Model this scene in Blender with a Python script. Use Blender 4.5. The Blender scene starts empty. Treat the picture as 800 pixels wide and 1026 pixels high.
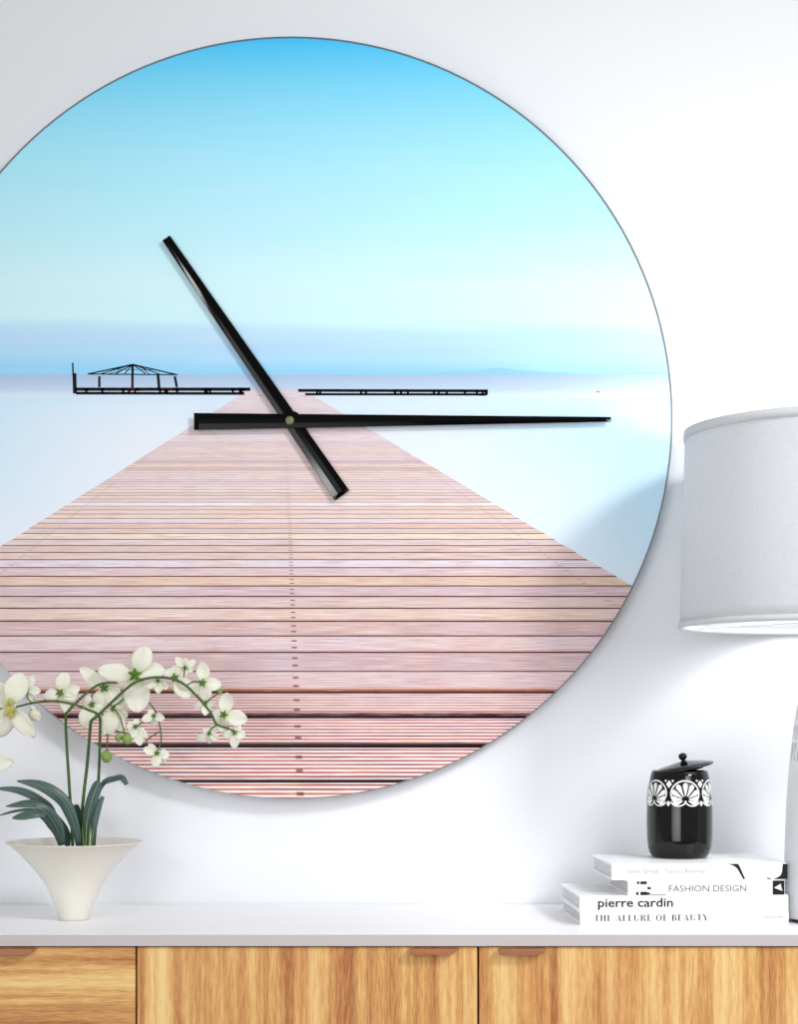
import bpy, bmesh, math, random
from mathutils import Vector, Matrix
random.seed(7)
sc = bpy.context.scene
COL = sc.collection
PI = math.pi
# ------------------------------------------------------------------ camera
FPX = 1770.0; CX, HY = 400.0, 720.0            # focal length in pixels, optical axis column, horizon row
CAMY, CAMZ = -2.124, 0.9732
cam = bpy.data.cameras.new('camera'); co = bpy.data.objects.new('camera', cam); COL.objects.link(co)
co.location = (0, CAMY, CAMZ); co.rotation_euler = (PI/2, 0, 0)
cam.sensor_fit = 'HORIZONTAL'; cam.sensor_width = 36; cam.lens = 36*FPX/800
cam.shift_y = (HY-513)/800.0; cam.clip_start = .05
sc.camera = co
def P(px, py, y=0.0):
    d = y-CAMY
    return Vector(((px-CX)*d/FPX, y, CAMZ+(HY-py)*d/FPX))
def SC(y): return (y-CAMY)/FPX

# ------------------------------------------------------------------ materials
def lin(c):
    c = c/255.0
    return c/12.92 if c <= .04045 else ((c+.055)/1.055)**2.4
def L(r, g, b, k=1.0): return (lin(r)*k, lin(g)*k, lin(b)*k, 1)
def mat(name, col, rough=.5, spec=.5, metal=0, coat=0, bump=0, bscale=200, var=0, vscale=8, sub=0):
    m = bpy.data.materials.new(name); m.use_nodes = True
    nt = m.node_tree; b = nt.nodes['Principled BSDF']
    b.inputs['Base Color'].default_value = col
    b.inputs['Roughness'].default_value = rough
    b.inputs['Specular IOR Level'].default_value = spec
    b.inputs['Metallic'].default_value = metal
    b.inputs['Coat Weight'].default_value = coat
    if sub:
        b.inputs['Subsurface Weight'].default_value = sub
        b.inputs['Subsurface Radius'].default_value = (.004, .004, .003)
        b.inputs['Subsurface Scale'].default_value = 1
    tc = nt.nodes.new('ShaderNodeTexCoord')
    nz = nt.nodes.new('ShaderNodeTexNoise'); nz.inputs['Scale'].default_value = vscale; nz.inputs['Detail'].default_value = 4
    nt.links.new(tc.outputs['Object'], nz.inputs['Vector'])
    mx = nt.nodes.new('ShaderNodeMix'); mx.data_type = 'RGBA'; mx.blend_type = 'MULTIPLY'
    mx.inputs['Factor'].default_value = 1
    rp = nt.nodes.new('ShaderNodeValToRGB')
    rp.color_ramp.elements[0].position = .3; rp.color_ramp.elements[1].position = .7
    v = 1-var
    rp.color_ramp.elements[0].color = (v, v, v, 1); rp.color_ramp.elements[1].color = (1, 1, 1, 1)
    nt.links.new(nz.outputs['Fac'], rp.inputs[0])
    mx.inputs[6].default_value = col
    nt.links.new(rp.outputs[0], mx.inputs[7]); nt.links.new(mx.outputs[2], b.inputs['Base Color'])
    if bump:
        n2 = nt.nodes.new('ShaderNodeTexNoise'); n2.inputs['Scale'].default_value = bscale; n2.inputs['Detail'].default_value = 3
        nt.links.new(tc.outputs['Object'], n2.inputs['Vector'])
        bp = nt.nodes.new('ShaderNodeBump'); bp.inputs['Strength'].default_value = bump; bp.inputs['Distance'].default_value = .001
        nt.links.new(n2.outputs['Fac'], bp.inputs['Height']); nt.links.new(bp.outputs[0], b.inputs['Normal'])
    return m

class X:                                         # tiny expression builder for shader maths
    nt = None
    def __init__(s, v): s.v = v
    @staticmethod
    def m(op, *a):
        n = X.nt.nodes.new('ShaderNodeMath'); n.operation = op
        for i, q in enumerate(a):
            q = q.v if isinstance(q, X) else q
            if isinstance(q, (int, float)): n.inputs[i].default_value = q
            else: X.nt.links.new(q, n.inputs[i])
        return X(n.outputs[0])
    def __add__(s, o): return X.m('ADD', s, o)
    __radd__ = __add__
    def __sub__(s, o): return X.m('SUBTRACT', s, o)
    def __rsub__(s, o): return X.m('SUBTRACT', o, s)
    def __mul__(s, o): return X.m('MULTIPLY', s, o)
    __rmul__ = __mul__
    def __truediv__(s, o): return X.m('DIVIDE', s, o)
    def __rtruediv__(s, o): return X.m('DIVIDE', o, s)
def sstep(a, b, x):                              # smoothstep with constant or socket edges
    n = X.nt.nodes.new('ShaderNodeMapRange'); n.interpolation_type = 'SMOOTHSTEP'
    for k, q in (('Value', x), ('From Min', a), ('From Max', b)):
        q = q.v if isinstance(q, X) else q
        if isinstance(q, (int, float)): n.inputs[k].default_value = q
        else: X.nt.links.new(q, n.inputs[k])
    return X(n.outputs[0])
def ramp(x, stops, mode='LINEAR', k=1.0):
    n = X.nt.nodes.new('ShaderNodeValToRGB'); cr = n.color_ramp; cr.interpolation = mode
    X.nt.links.new(x.v, n.inputs[0])
    for i, (p, c) in enumerate(stops):
        e = cr.elements[i] if i < 2 else cr.elements.new(p)
        e.position = p; e.color = L(*c, k)
    return n.outputs[0]
def cmix(f, a, b, blend='MIX'):
    n = X.nt.nodes.new('ShaderNodeMix'); n.data_type = 'RGBA'; n.blend_type = blend
    for i, q in ((0, f), (6, a), (7, b)):
        q = q.v if isinstance(q, X) else q
        if isinstance(q, (int, float)): n.inputs[i].default_value = q
        elif isinstance(q, tuple): n.inputs[i].default_value = q
        else: X.nt.links.new(q, n.inputs[i])
    return n.outputs[2]
def vec(x, y, z=0.0):
    n = X.nt.nodes.new('ShaderNodeCombineXYZ')
    for i, q in enumerate((x, y, z)):
        q = q.v if isinstance(q, X) else q
        if isinstance(q, (int, float)): n.inputs[i].default_value = q
        else: X.nt.links.new(q, n.inputs[i])
    return n.outputs[0]
def noise(v, scale=1.0, detail=3.0):
    n = X.nt.nodes.new('ShaderNodeTexNoise'); n.inputs['Scale'].default_value = scale; n.inputs['Detail'].default_value = detail
    X.nt.links.new(v, n.inputs['Vector']); return X(n.outputs['Fac'])
def objxyz():
    tc = X.nt.nodes.new('ShaderNodeTexCoord'); sp = X.nt.nodes.new('ShaderNodeSeparateXYZ')
    X.nt.links.new(tc.outputs['Object'], sp.inputs[0]); return [X(o) for o in sp.outputs]

# ---- printed picture on the clock face
FACEY = -.023
FS = SC(FACEY)
PRINT_K = 0.96
def print_material():
    m = bpy.data.materials.new('printed_seascape'); m.use_nodes = True
    nt = X.nt = m.node_tree; b = nt.nodes['Principled BSDF']
    ox, oy, oz = objxyz()
    px = ox/FS + 292.0
    py = 419.0 - oz/FS
    # sky
    warp = noise(vec(px*.0022, py*.03, 3.1), 1, 3)
    wy = py + (warp-.5)*26.0*sstep(60, 200, py)*sstep(378, 350, py)*1.3 - (px-292.0)*.012*sstep(250, 320, py)
    sky = ramp((wy-30.0)/350.0, [(q-30)/350.0 and ((q-30)/350.0, c) or (0, c) for q, c in [
        (30, (62, 190, 248)), (50, (92, 206, 252)), (85, (130, 220, 253)), (125, (158, 230, 254)), (170, (176, 237, 254)), (230, (192, 242, 254)),
        (285, (212, 246, 254)), (318, (210, 245, 254)), (332, (192, 228, 251)), (345, (186, 221, 249)), (358, (178, 222, 250)), (372, (150, 214, 249)), (380, (150, 214, 249))]])
    wisps = noise(vec(px*.006, py*.08, 9.0), 1, 4)
    sky = cmix(sstep(.5, .75, wisps)*.25*sstep(120, 200, py), sky, L(214, 240, 252))
    # sea
    sea = ramp((py-370.0)/240.0, [(0, (170, 196, 228)), (.03, (174, 198, 226)), (.085, (194, 214, 238)), (.105, (214, 232, 249)), (.16, (218, 236, 251)), (.5, (218, 236, 251)), (1, (212, 234, 250))])
    side = sstep(90, 400, X.m('ABSOLUTE', px-276.0) - (py-400.0)*.75)
    sea = cmix((1.0-side)*sstep(396, 440, py)*.75, sea, L(232, 238, 247))
    sea = cmix(side*sstep(394, 402, py)*.75, sea, L(190, 234, 255))
    cloud = noise(vec(px*.006, py*.012, 1.0), 1, 3)
    sea = cmix(sstep(.45, .7, cloud)*.35*sstep(398, 430, py), sea, L(236, 234, 242))
    img = cmix(sstep(374.6, 375.6, py), sky, sea)
    # deck in perspective: constant plank pitch on a receding plane
    u = 1.0/X.m('MAXIMUM', py-380.0, 2.0)
    kf = (u-.002481)/.0002343 + .035
    k = X.m('FLOOR', kf)
    fr = kf-k                                     # 0 at the near (lower) edge of a plank
    cols = [(250, 232, 226), (246, 228, 228), (242, 222, 222), (236, 214, 216), (230, 208, 212), (208, 184, 192), (228, 208, 214), (214, 184, 184), (232, 208, 194), (223, 200, 195),
            (214, 190, 196), (230, 200, 174), (226, 202, 206), (234, 226, 238), (230, 206, 198), (228, 202, 192), (228, 210, 214), (246, 228, 208), (226, 206, 202), (234, 202, 188),
            (234, 222, 228), (240, 214, 198), (232, 216, 212), (232, 208, 198), (243, 238, 243), (228, 206, 206), (234, 216, 210), (226, 204, 198), (236, 224, 224)]
    st = [((i+.0)/32.0, c) for i, c in enumerate(cols)]
    base = ramp((k+1.02)/32.0, st, 'CONSTANT')
    wn = X.nt.nodes.new('ShaderNodeTexWhiteNoise'); wn.noise_dimensions = '1D'
    X.nt.links.new(X.m('FLOOR', kf*.5).v, wn.inputs['W'])
    far = ramp(X(wn.outputs['Value']), [(0, (214, 192, 198)), (.35, (232, 212, 212)), (.6, (238, 226, 232)), (.8, (240, 216, 204)), (1, (222, 204, 214))])
    deck = cmix(sstep(27.0, 27.6, kf), base, far)
    deck = cmix(sstep(470, 405, py)*.75, deck, L(226, 216, 226))
    # worn colour patches along each plank
    patch = noise(vec(px*.012, k*3.7, 0.0), 1, 4)
    fine = noise(vec(px*.04, py*1.6, 2.0), 1, 3)
    deck = cmix(sstep(.52, .75, patch)*.5, deck, L(234, 196, 172))
    deck = cmix(sstep(.5, .25, patch)*.35, deck, L(222, 206, 224))
    deck = cmix(sstep(.46, .68, fine)*.42, deck, L(190, 146, 142))
    grain = noise(vec(px*.02, py*3.1, 8.0), 1, 2)
    deck = cmix(sstep(.50, .64, grain)*sstep(470, 580, py)*.6, deck, L(170, 122, 124))
    deck = cmix(sstep(.47, .34, grain)*sstep(470, 580, py)*.7, deck, L(246, 234, 234))
    knot = noise(vec(px*.09, py*.45, 21.0), 1, 2)
    deck = cmix(sstep(.68, .76, knot)*.35*sstep(450, 560, py), deck, L(198, 120, 88))
    # grooves
    gfr = X.m('FRACT', fr*9.0)
    gv = X.m('ABSOLUTE', gfr-.5)*2.0
    near = sstep(7.5, 1.0, kf)
    nearest = sstep(4.2, 1.5, kf)
    gcol = ramp(noise(vec(px*.008, X.m('FLOOR', kf*9.0)*2.3, 5.0), 1, 3), [(.32, (96, 70, 84)), (.42, (150, 66, 70)), (.52, (178, 84, 76)), (.6, (196, 116, 74)), (.68, (124, 96, 96))])
    deck = cmix(sstep(.60, .25, gv)*(near*.25+nearest*.68), deck, gcol)
    deck = cmix(sstep(.7, 1.0, gv)*nearest*.8, deck, L(255, 240, 238))
    # gaps between planks; every width follows the perspective
    var = noise(vec(k*7.31, 0.0, 0.0), 1, 0)
    def rawramp(x, stops):
        n = X.nt.nodes.new('ShaderNodeValToRGB'); c = n.color_ramp; c.interpolation = 'CONSTANT'; X.nt.links.new(x.v, n.inputs[0])
        for i, (w_, br) in enumerate(stops):
            e = c.elements[i] if i < 2 else c.elements.new(i/16.0)
            e.position = i/16.0; e.color = (w_, br, 0, 1)
        sp = X.nt.nodes.new('ShaderNodeSeparateColor'); X.nt.links.new(n.outputs[0], sp.inputs[0]); return X(sp.outputs[0]), X(sp.outputs[1])
    gw, brn = rawramp((k+.02)/16.0, [(.085, .2), (.15, .0), (.12, .9), (.10, 1.0), (.05, .0), (.085, .3), (.075, .1), (.09, .4), (.11, 0)])
    gapw = gw + (var-.5)*.04
    brcol = cmix(sstep(2.5, 2.6, kf), L(96, 38, 34), L(176, 98, 52))
    deck = cmix(sstep(gapw+.17, gapw+.05, fr)*brn*(.55+.6*sstep(.3, .6, fine)), deck, brcol)
    gl = sstep(gapw+.03, gapw*.75, fr)
    fade = sstep(440, 560, py)*.5 + .5*sstep(400, 470, py)
    deck = cmix(gl*fade, deck, cmix(nearest, L(80, 34, 40), L(34, 10, 20)))
    # dotted rows of screws
    def row(x0, y0, sl, f):
        xl = px - (py-y0)*sl - x0
        wv = .9+(py-400.0)*.006
        on = sstep(wv*1.5, wv*.7, X.m('ABSOLUTE', xl))
        a = X.m('ABSOLUTE', fr-.33); c = X.m('ABSOLUTE', fr-.72)
        return on*sstep(.07, .03, X.m('MINIMUM', a, c))*f
    deck = cmix(row(290.0, 520.0, .04, .8)*sstep(420, 600, py), deck, L(110, 44, 36))
    deck = cmix(row(160.0, 447.0, -1.246, .35), deck, L(130, 80, 86))
    deck = cmix(row(421.0, 465.0, 1.379, .35), deck, L(130, 80, 86))
    jl = (noise(vec(k*5.1, 2.0, 0.0), 1, 0)-.5)*(py-380.0)*.03
    xl = 247.0-(py-392.0)*1.583+jl
    xr = 303.0+(py-390.0)*1.678+jl
    inside = sstep(-.6, .6, X.m('MINIMUM', px-xl, xr-px))*sstep(390.3, 391.3, py)
    img = cmix(inside, img, deck)
    img = cmix(1.0, img, (PRINT_K, PRINT_K, PRINT_K, 1), 'MULTIPLY')
    X.nt.links.new(img, b.inputs['Base Color'])
    b.inputs['Roughness'].default_value = .22
    b.inputs['Specular IOR Level'].default_value = .10
    return m

def wood_material(name, axis, ks=1.0, stops=None):
    m = bpy.data.materials.new(name); m.use_nodes = True
    nt = X.nt = m.node_tree; b = nt.nodes['Principled BSDF']
    tc = nt.nodes.new('ShaderNodeTexCoord'); sp = nt.nodes.new('ShaderNodeSeparateXYZ')
    nt.links.new(tc.outputs['Object'], sp.inputs[0])
    x, y, z = [X(o) for o in sp.outputs]
    inf = nt.nodes.new('ShaderNodeObjectInfo'); r = X(inf.outputs['Random'])
    a, l = (x, z) if axis == 'V' else (z, x)
    band = noise(vec(a*26.0+r*31.0, l*1.1, y*20.0), 1, 3)
    streak = noise(vec(a*120.0+r*9.0, l*3.0, y*20.0), 1, 4)
    fine = noise(vec(a*700.0, l*60.0, y*40.0), 1, 2)
    v = (band*.6 + streak*.40 - .5)*1.45 + (fine-.5)*.3 + .50
    c = ramp(v, stops or [(.30, (168, 104, 62)), (.40, (196, 138, 84)), (.48, (212, 160, 98)), (.56, (228, 182, 116)), (.68, (240, 206, 142))], k=ks)
    red = noise(vec(a*18.0+r*17.0+5.0, l*.9, 0.0), 1, 2)
    c = cmix(sstep(.54, .70, red)*.45, c, L(196, 118, 76, ks))
    pore = noise(vec(a*420.0+3.0, l*26.0, 7.0), 1, 2)
    c = cmix(sstep(.66, .78, pore)*.55, c, L(140, 88, 46, ks))
    nt.links.new(c, b.inputs['Base Color'])
    b.inputs['Roughness'].default_value = .5; b.inputs['Specular IOR Level'].default_value = .25
    bp = nt.nodes.new('ShaderNodeBump'); bp.inputs['Strength'].default_value = .15; bp.inputs['Distance'].default_value = .0006
    nt.links.new(v.v, bp.inputs['Height']); nt.links.new(bp.outputs[0], b.inputs['Normal'])
    return m

def weave_material(name, c):                      # fabric of the lamp shade: fine crossing threads
    m = bpy.data.materials.new(name); m.use_nodes = True
    nt = X.nt = m.node_tree; b = nt.nodes['Principled BSDF']
    x, y, z = objxyz()
    ang = X.m('ARCTAN2', y, x)
    a = noise(vec(ang*260.0, z*60.0, 0.0), 1, 2); d = noise(vec(ang*14.0, z*900.0, 3.0), 1, 2)
    v = a*.5+d*.5
    cc = cmix(v, tuple(q*.80 for q in c[:3])+(1,), tuple(min(1, q*1.12) for q in c[:3])+(1,))
    nt.links.new(cc, b.inputs['Base Color']); b.inputs['Roughness'].default_value = .85
    b.inputs['Specular IOR Level'].default_value = .1
    bp = nt.nodes.new('ShaderNodeBump'); bp.inputs['Strength'].default_value = .25; bp.inputs['Distance'].default_value = .0008
    nt.links.new(v.v, bp.inputs['Height']); nt.links.new(bp.outputs[0], b.inputs['Normal'])
    tr = nt.nodes.new('ShaderNodeBsdfTranslucent'); nt.links.new(cc, tr.inputs[0])
    ms = nt.nodes.new('ShaderNodeMixShader'); ms.inputs[0].default_value = .2
    nt.links.new(b.outputs[0], ms.inputs[1]); nt.links.new(tr.outputs[0], ms.inputs[2])
    nt.links.new(ms.outputs[0], nt.nodes['Material Output'].inputs[0])
    return m

def petal_material():
    m = bpy.data.materials.new('petal'); m.use_nodes = True
    nt = X.nt = m.node_tree; b = nt.nodes['Principled BSDF']
    uv = nt.nodes.new('ShaderNodeUVMap'); sp = nt.nodes.new('ShaderNodeSeparateXYZ'); nt.links.new(uv.outputs[0], sp.inputs[0])
    t, s = X(sp.outputs[0]), X(sp.outputs[1])
    vein = X.m('ABSOLUTE', X.m('FRACT', s*7.0)-.5)
    c = cmix(sstep(.35, 0.0, t), L(246, 246, 234), L(226, 232, 190))
    c = cmix(sstep(.14, .0, vein)*.25, c, L(226, 230, 206))
    nt.links.new(c, b.inputs['Base Color']); b.inputs['Roughness'].default_value = .6; b.inputs['Specular IOR Level'].default_value = .2
    tr = nt.nodes.new('ShaderNodeBsdfTranslucent'); nt.links.new(c, tr.inputs[0])
    ms = nt.nodes.new('ShaderNodeMixShader'); ms.inputs[0].default_value = .3
    nt.links.new(b.outputs[0], ms.inputs[1]); nt.links.new(tr.outputs[0], ms.inputs[2])
    nt.links.new(ms.outputs[0], nt.nodes['Material Output'].inputs[0])
    return m

def leaf_material():
    m = bpy.data.materials.new('leaf'); m.use_nodes = True
    nt = X.nt = m.node_tree; b = nt.nodes['Principled BSDF']
    uv = nt.nodes.new('ShaderNodeUVMap'); sp = nt.nodes.new('ShaderNodeSeparateXYZ'); nt.links.new(uv.outputs[0], sp.inputs[0])
    t, s = X(sp.outputs[0]), X(sp.outputs[1])
    c = cmix(sstep(.3, .0, X.m('ABSOLUTE', s-.5)), L(70, 94, 86), L(40, 60, 53))
    c = cmix(sstep(.06, .0, X.m('ABSOLUTE', s-.5)), c, L(104, 128, 116))
    n = noise(vec(t*6.0, s*22.0, 0.0), 1, 3)
    c = cmix(sstep(.4, .7, n)*.4, c, L(90, 122, 112))
    nt.links.new(c, b.inputs['Base Color']); b.inputs['Roughness'].default_value = .42
    return m

M = {
 'wall': mat('wall_paint', L(232, 234, 238), .85, .2, bump=.15, bscale=260, var=.02, vscale=2),
 'floor': mat('floor_plank', L(196, 180, 160), .5, var=.15),
 'top': mat('white_lacquer', L(250, 250, 252), .35, .4),
 'edge': mat('grey_edge_band', L(196, 191, 191), .5, .3),
 'carcass': mat('dark_recess', L(40, 26, 18), .7, .2),
 'door': wood_material('oak_vertical', 'V'),
 'drawer': wood_material('oak_horizontal', 'H'),
 'handle': wood_material('handle_wood', 'H', stops=[(.3, (134, 88, 58)), (.5, (158, 110, 76)), (.7, (174, 126, 90))]),
 'print': print_material(),
 'ink': mat('print_black_ink', L(8, 4, 8), .3, .1),
 'inkred': mat('print_red_ink', L(96, 20, 26), .3, .25),
 'inkbuoy': mat('print_buoy_ink', L(226, 106, 110), .3, .25),
 'inkhill': mat('print_hill_ink', L(148, 204, 243, PRINT_K), .3, .25),
 'rim': mat('brushed_metal_rim', L(120, 122, 126), .35, .5, metal=.6),
 'black': mat('gloss_black', L(3, 3, 4), .08, .13),
 'brass': mat('brass_pin', L(120, 118, 84), .55, .5, metal=.7, bump=.3, bscale=900),
 'plastic': mat('dark_plastic', L(30, 30, 32), .5),
 'ceramic_black': mat('black_glaze', L(6, 6, 8), .07, .42),
 'ceramic_band': mat('white_decoration', L(244, 244, 244), .4, .4),
 'pot': mat('cream_ceramic', L(232, 228, 218), .4, .4, var=.03),
 'soil': mat('moss_and_bark', L(120, 112, 84), .9, .1, bump=1, bscale=160, var=.6, vscale=90),
 'stem': mat('stem_green', L(74, 104, 50), .5, .3, var=.3, vscale=60),
 'calyx': mat('calyx_green', L(84, 122, 44), .5, .3, var=.3, vscale=300),
 'bud': mat('bud_green', L(142, 172, 92), .5, .3, var=.35, vscale=250, bump=.4, bscale=500),
 'anther': mat('flower_heart', L(206, 196, 112), .6, .2, var=.3, vscale=300),
 'petal': petal_material(), 'leaf': leaf_material(),
 'cover': mat('white_book_cover', L(246, 246, 247), .4, .3),
 'pages': mat('page_edges', L(214, 216, 220), .9, .1),
 'tx_black': mat('black_print', L(26, 26, 28), .6, .2), 'tx_dark': mat('dark_grey_print', L(62, 62, 64), .6, .2),
 'tx_mid': mat('grey_print', L(126, 126, 128), .6, .2), 'tx_light': mat('pale_grey_print', L(206, 206, 208), .6, .2),
 'tx_blue': mat('pale_blue_print', L(160, 174, 188), .6, .2), 'tx_mint': mat('pale_mint_print', L(230, 237, 235), .6, .2),
 'tx_white': mat('white_print', L(244, 244, 244), .6, .2),
 'shade': weave_material('shade_linen', L(228, 231, 235)),
 'trimband': mat('shade_trim_fabric', L(216, 219, 222), .8, .1),
 'lampbody': mat('white_glazed_ceramic', L(226, 228, 231), .3, .4),
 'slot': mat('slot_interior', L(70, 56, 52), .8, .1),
 'metal': mat('dark_metal', L(30, 30, 32), .4, .5, metal=.5),
}
bulbm = bpy.data.materials.new('bulb_glow'); bulbm.use_nodes = True
_b = bulbm.node_tree.nodes['Principled BSDF']; _b.inputs['Emission Color'].default_value = (1, .97, .93, 1); _b.inputs['Emission Strength'].default_value = 8

# ------------------------------------------------------------------ object helpers
def empty(name, loc, label, cat, group=None, rz=0):
    o = bpy.data.objects.new(name, None); COL.objects.link(o)
    o.location = loc; o.rotation_euler = (0, 0, rz); o.empty_display_size = .05
    o['label'] = label; o['category'] = cat
    if group: o['group'] = group
    return o
def obj(name, verts, faces, m, parent=None, off=None, smooth=False, mods=(), uvs=None, fm=None, label=None):
    me = bpy.data.meshes.new(name)
    off = Vector(off) if off is not None else Vector((0, 0, 0))
    me.from_pydata([tuple(Vector(v)-off) for v in verts], [], [tuple(f) for f in faces])
    ms = m if isinstance(m, (list, tuple)) else [m]
    for q in ms: me.materials.append(q)
    if fm:
        for p, i in zip(me.polygons, fm): p.material_index = i
    if uvs is not None:
        ul = me.uv_layers.new(name='UVMap')
        for lp in me.loops: ul.data[lp.index].uv = uvs[lp.vertex_index]
    if smooth:
        for p in me.polygons: p.use_smooth = True
    me.validate(); me.update()
    o = bpy.data.objects.new(name, me); COL.objects.link(o)
    if parent: o.parent = parent
    for t, kw in mods:
        md = o.modifiers.new(t.lower(), t)
        for k, v in kw.items(): setattr(md, k, v)
    if label: o['label'] = label
    return o
def fixn(o):
    bm = bmesh.new(); bm.from_mesh(o.data); bmesh.ops.recalc_face_normals(bm, faces=bm.faces); bm.to_mesh(o.data); bm.free(); return o
class G:                                          # geometry collector
    def __init__(s): s.v = []; s.f = []; s.m = []
    def add(s, v, f, mi=0):
        n = len(s.v); s.v += [Vector(q) for q in v]; s.f += [tuple(i+n for i in q) for q in f]; s.m += [mi]*len(f); return s
    def box(s, a, b, mi=0):
        x0, y0, z0 = a; x1, y1, z1 = b
        return s.add([(x0,y0,z0),(x1,y0,z0),(x1,y1,z0),(x0,y1,z0),(x0,y0,z1),(x1,y0,z1),(x1,y1,z1),(x0,y1,z1)],
                     [(0,3,2,1),(4,5,6,7),(0,1,5,4),(1,2,6,5),(2,3,7,6),(3,0,4,7)], mi)
    def lathe(s, prof, seg=64, c=(0, 0, 0), mi=0, close=False):
        v = []; f = []; n = len(prof)
        for r, z in prof:
            for j in range(seg):
                a = 2*PI*j/seg; v.append((c[0]+r*math.cos(a), c[1]+r*math.sin(a), c[2]+z))
        rng = n if close else n-1
        for i in range(rng):
            i2 = (i+1) % n
            for j in range(seg):
                k = (j+1) % seg; f.append((i*seg+j, i*seg+k, i2*seg+k, i2*seg+j))
        return s.add(v, f, mi)
    def tube(s, pts, rad, seg=10, mi=0, cap=True):
        pts = [Vector(p) for p in pts]; n = len(pts); v = []; f = []
        up = Vector((0, -1, 0)); prev = None
        for i, p in enumerate(pts):
            d = (pts[min(i+1, n-1)]-pts[max(i-1, 0)]).normalized()
            a = (prev if prev is not None else (up if abs(d.dot(up)) < .95 else Vector((1, 0, 0))))
            a = (a-d*a.dot(d)).normalized(); prev = a; b = d.cross(a)
            r = rad[i] if isinstance(rad, (list, tuple)) else rad
            for j in range(seg):
                t = 2*PI*j/seg; v.append(p+a*r*math.cos(t)+b*r*math.sin(t))
        for i in range(n-1):
            for j in range(seg):
                k = (j+1) % seg; f.append((i*seg+j, i*seg+k, (i+1)*seg+k, (i+1)*seg+j))
        if cap: f.append(tuple(range(seg))[::-1]); f.append(tuple((n-1)*seg+j for j in range(seg)))
        return s.add(v, f, mi)
    def out(s, name, m, parent=None, off=None, smooth=False, mods=(), label=None):
        o = obj(name, s.v, s.f, m, parent, off, smooth, mods, fm=s.m, label=label); return fixn(o)
BEV = lambda w, n=2: ('BEVEL', dict(width=w, segments=n, limit_method='ANGLE', angle_limit=math.radians(35)))
def cr(pts, n=6):                                 # Catmull-Rom through 2-D or 3-D points
    pts = [Vector(p) for p in pts]; q = [pts[0]*2-pts[1]]+pts+[pts[-1]*2-pts[-2]]; out = []
    for i in range(1, len(q)-2):
        for j in range(n):
            t = j/n; a, b, c, d = q[i-1], q[i], q[i+1], q[i+2]
            out.append(.5*((2*b)+(-a+c)*t+(2*a-5*b+4*c-d)*t*t+(-a+3*b-3*c+d)*t**3))
    out.append(pts[-1]); return out
def struct(o): o['kind'] = 'structure'; return o

# ------------------------------------------------------------------ setting
TOPZ = .75
struct(G().box((-3, 0, 0), (3, .12, 2.9)).out('wall_back', M['wall']))
struct(G().box((-3, -4, -.1), (3, .12, 0)).out('floor', M['floor']))
struct(G().box((-3, -.014, 0), (3, 0, .09)).out('baseboard_back', M['top'], mods=[BEV(.003)]))

# ------------------------------------------------------------------ sideboard
FY = -.295
s = SC(FY)
wx = lambda px: (px-400)*s
fz = lambda py: CAMZ+(720-py)*s
sb = empty('sideboard', (wx(479), -.15, 0), 'long oak sideboard with a white top against the wall, carrying the orchid, books and lamp', 'sideboard')
ORG = Vector((wx(479), -.15, 0))
XL, XR = wx(-113), wx(1071)
tz0 = fz(948)
def sbp(g, name, m, mods=(), parent=sb, **k): return g.out(name, m, parent, ORG, mods=mods, **k)
sbp(G().box((XL-.006, FY+.0015, tz0), (XR+.006, -.002, TOPZ)), 'top_panel', M['top'], [BEV(.0008)], label='white lacquered top')
sbp(G().box((XL-.006, FY, tz0), (XR+.006, FY+.0014, TOPZ-.0006)), 'edge_band', M['edge'], label='pale grey front edge of the top')
sbp(G().box((XL, FY+.024, .16), (XR, -.004, tz0-.0005)), 'carcass', M['carcass'])
for xx, yy in ((XL+.05, -.25), (XR-.05, -.25), (XL+.05, -.05), (XR-.05, -.05)):
    sbp(G().lathe([(0, 0), (.010, 0), (.020, .16), (0, .16)], 20, (xx, yy, 0)), 'leg', M['handle'])
ztop = fz(949.6); zbot = .165
def front(name, a, b, z0, z1, m, hx=None):
    g = G().box((wx(a)+.0010, FY+.004, z0), (wx(b)-.0010, FY+.022, z1))
    d = sbp(g, name, m, [BEV(.0008)])
    d.data.transform(Matrix.Translation(-Vector((wx(a)-ORG.x, FY+.013-ORG.y, z0))))   # origin at the front's own corner
    d.location = (wx(a)-ORG.x, FY+.013-ORG.y, z0)
    o2 = ORG+d.location
    if hx:                                        # lip pull with one chamfered lower corner
        x0, x1 = wx(hx[0]), wx(hx[1]); yf = FY-.008; yb = FY+.0035
        zt, zb = z1-.0005, z1-.0068
        out = [(x0, zt), (x0, zb+.0012), (x0+.0012, zb), (x1-.009, zb), (x1-.003, zb+.0018), (x1, zt-.0008), (x1, zt)]
        g = G(); n = len(out)
        g.add([(p, yf, q) for p, q in out]+[(p, yb, q) for p, q in out], [tuple(range(n)), tuple(range(n, 2*n))[::-1]]+[(i, (i+1) % n, n+(i+1) % n, n+i) for i in range(n)])
        g.out('handle', M['handle'], d, o2, mods=[BEV(.0006)], label='brown wooden lip handle')
front('door', 136, 479.5, zbot, ztop, M['door'], (411, 458))
front('door', 479.5, 822, zbot, ztop, M['door'], (500, 547))
h3 = (ztop-zbot)/3
for a, b, hx in ((-113, 136, (-12, 35)), (822, 1071, (923, 970))):
    for i in range(3):
        front('drawer', a, b, zbot+i*h3+.001, zbot+(i+1)*h3-(.001 if i < 2 else 0), M['drawer'], hx)

# ------------------------------------------------------------------ wall clock
cc = P(292, 419, FACEY)
ck = empty('wall_clock', (cc.x, 0, cc.z), 'large round wall clock printed with a wooden pier running into a blue sea', 'clock')
R = 381*FS
CO = Vector((cc.x, 0, cc.z))
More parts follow.
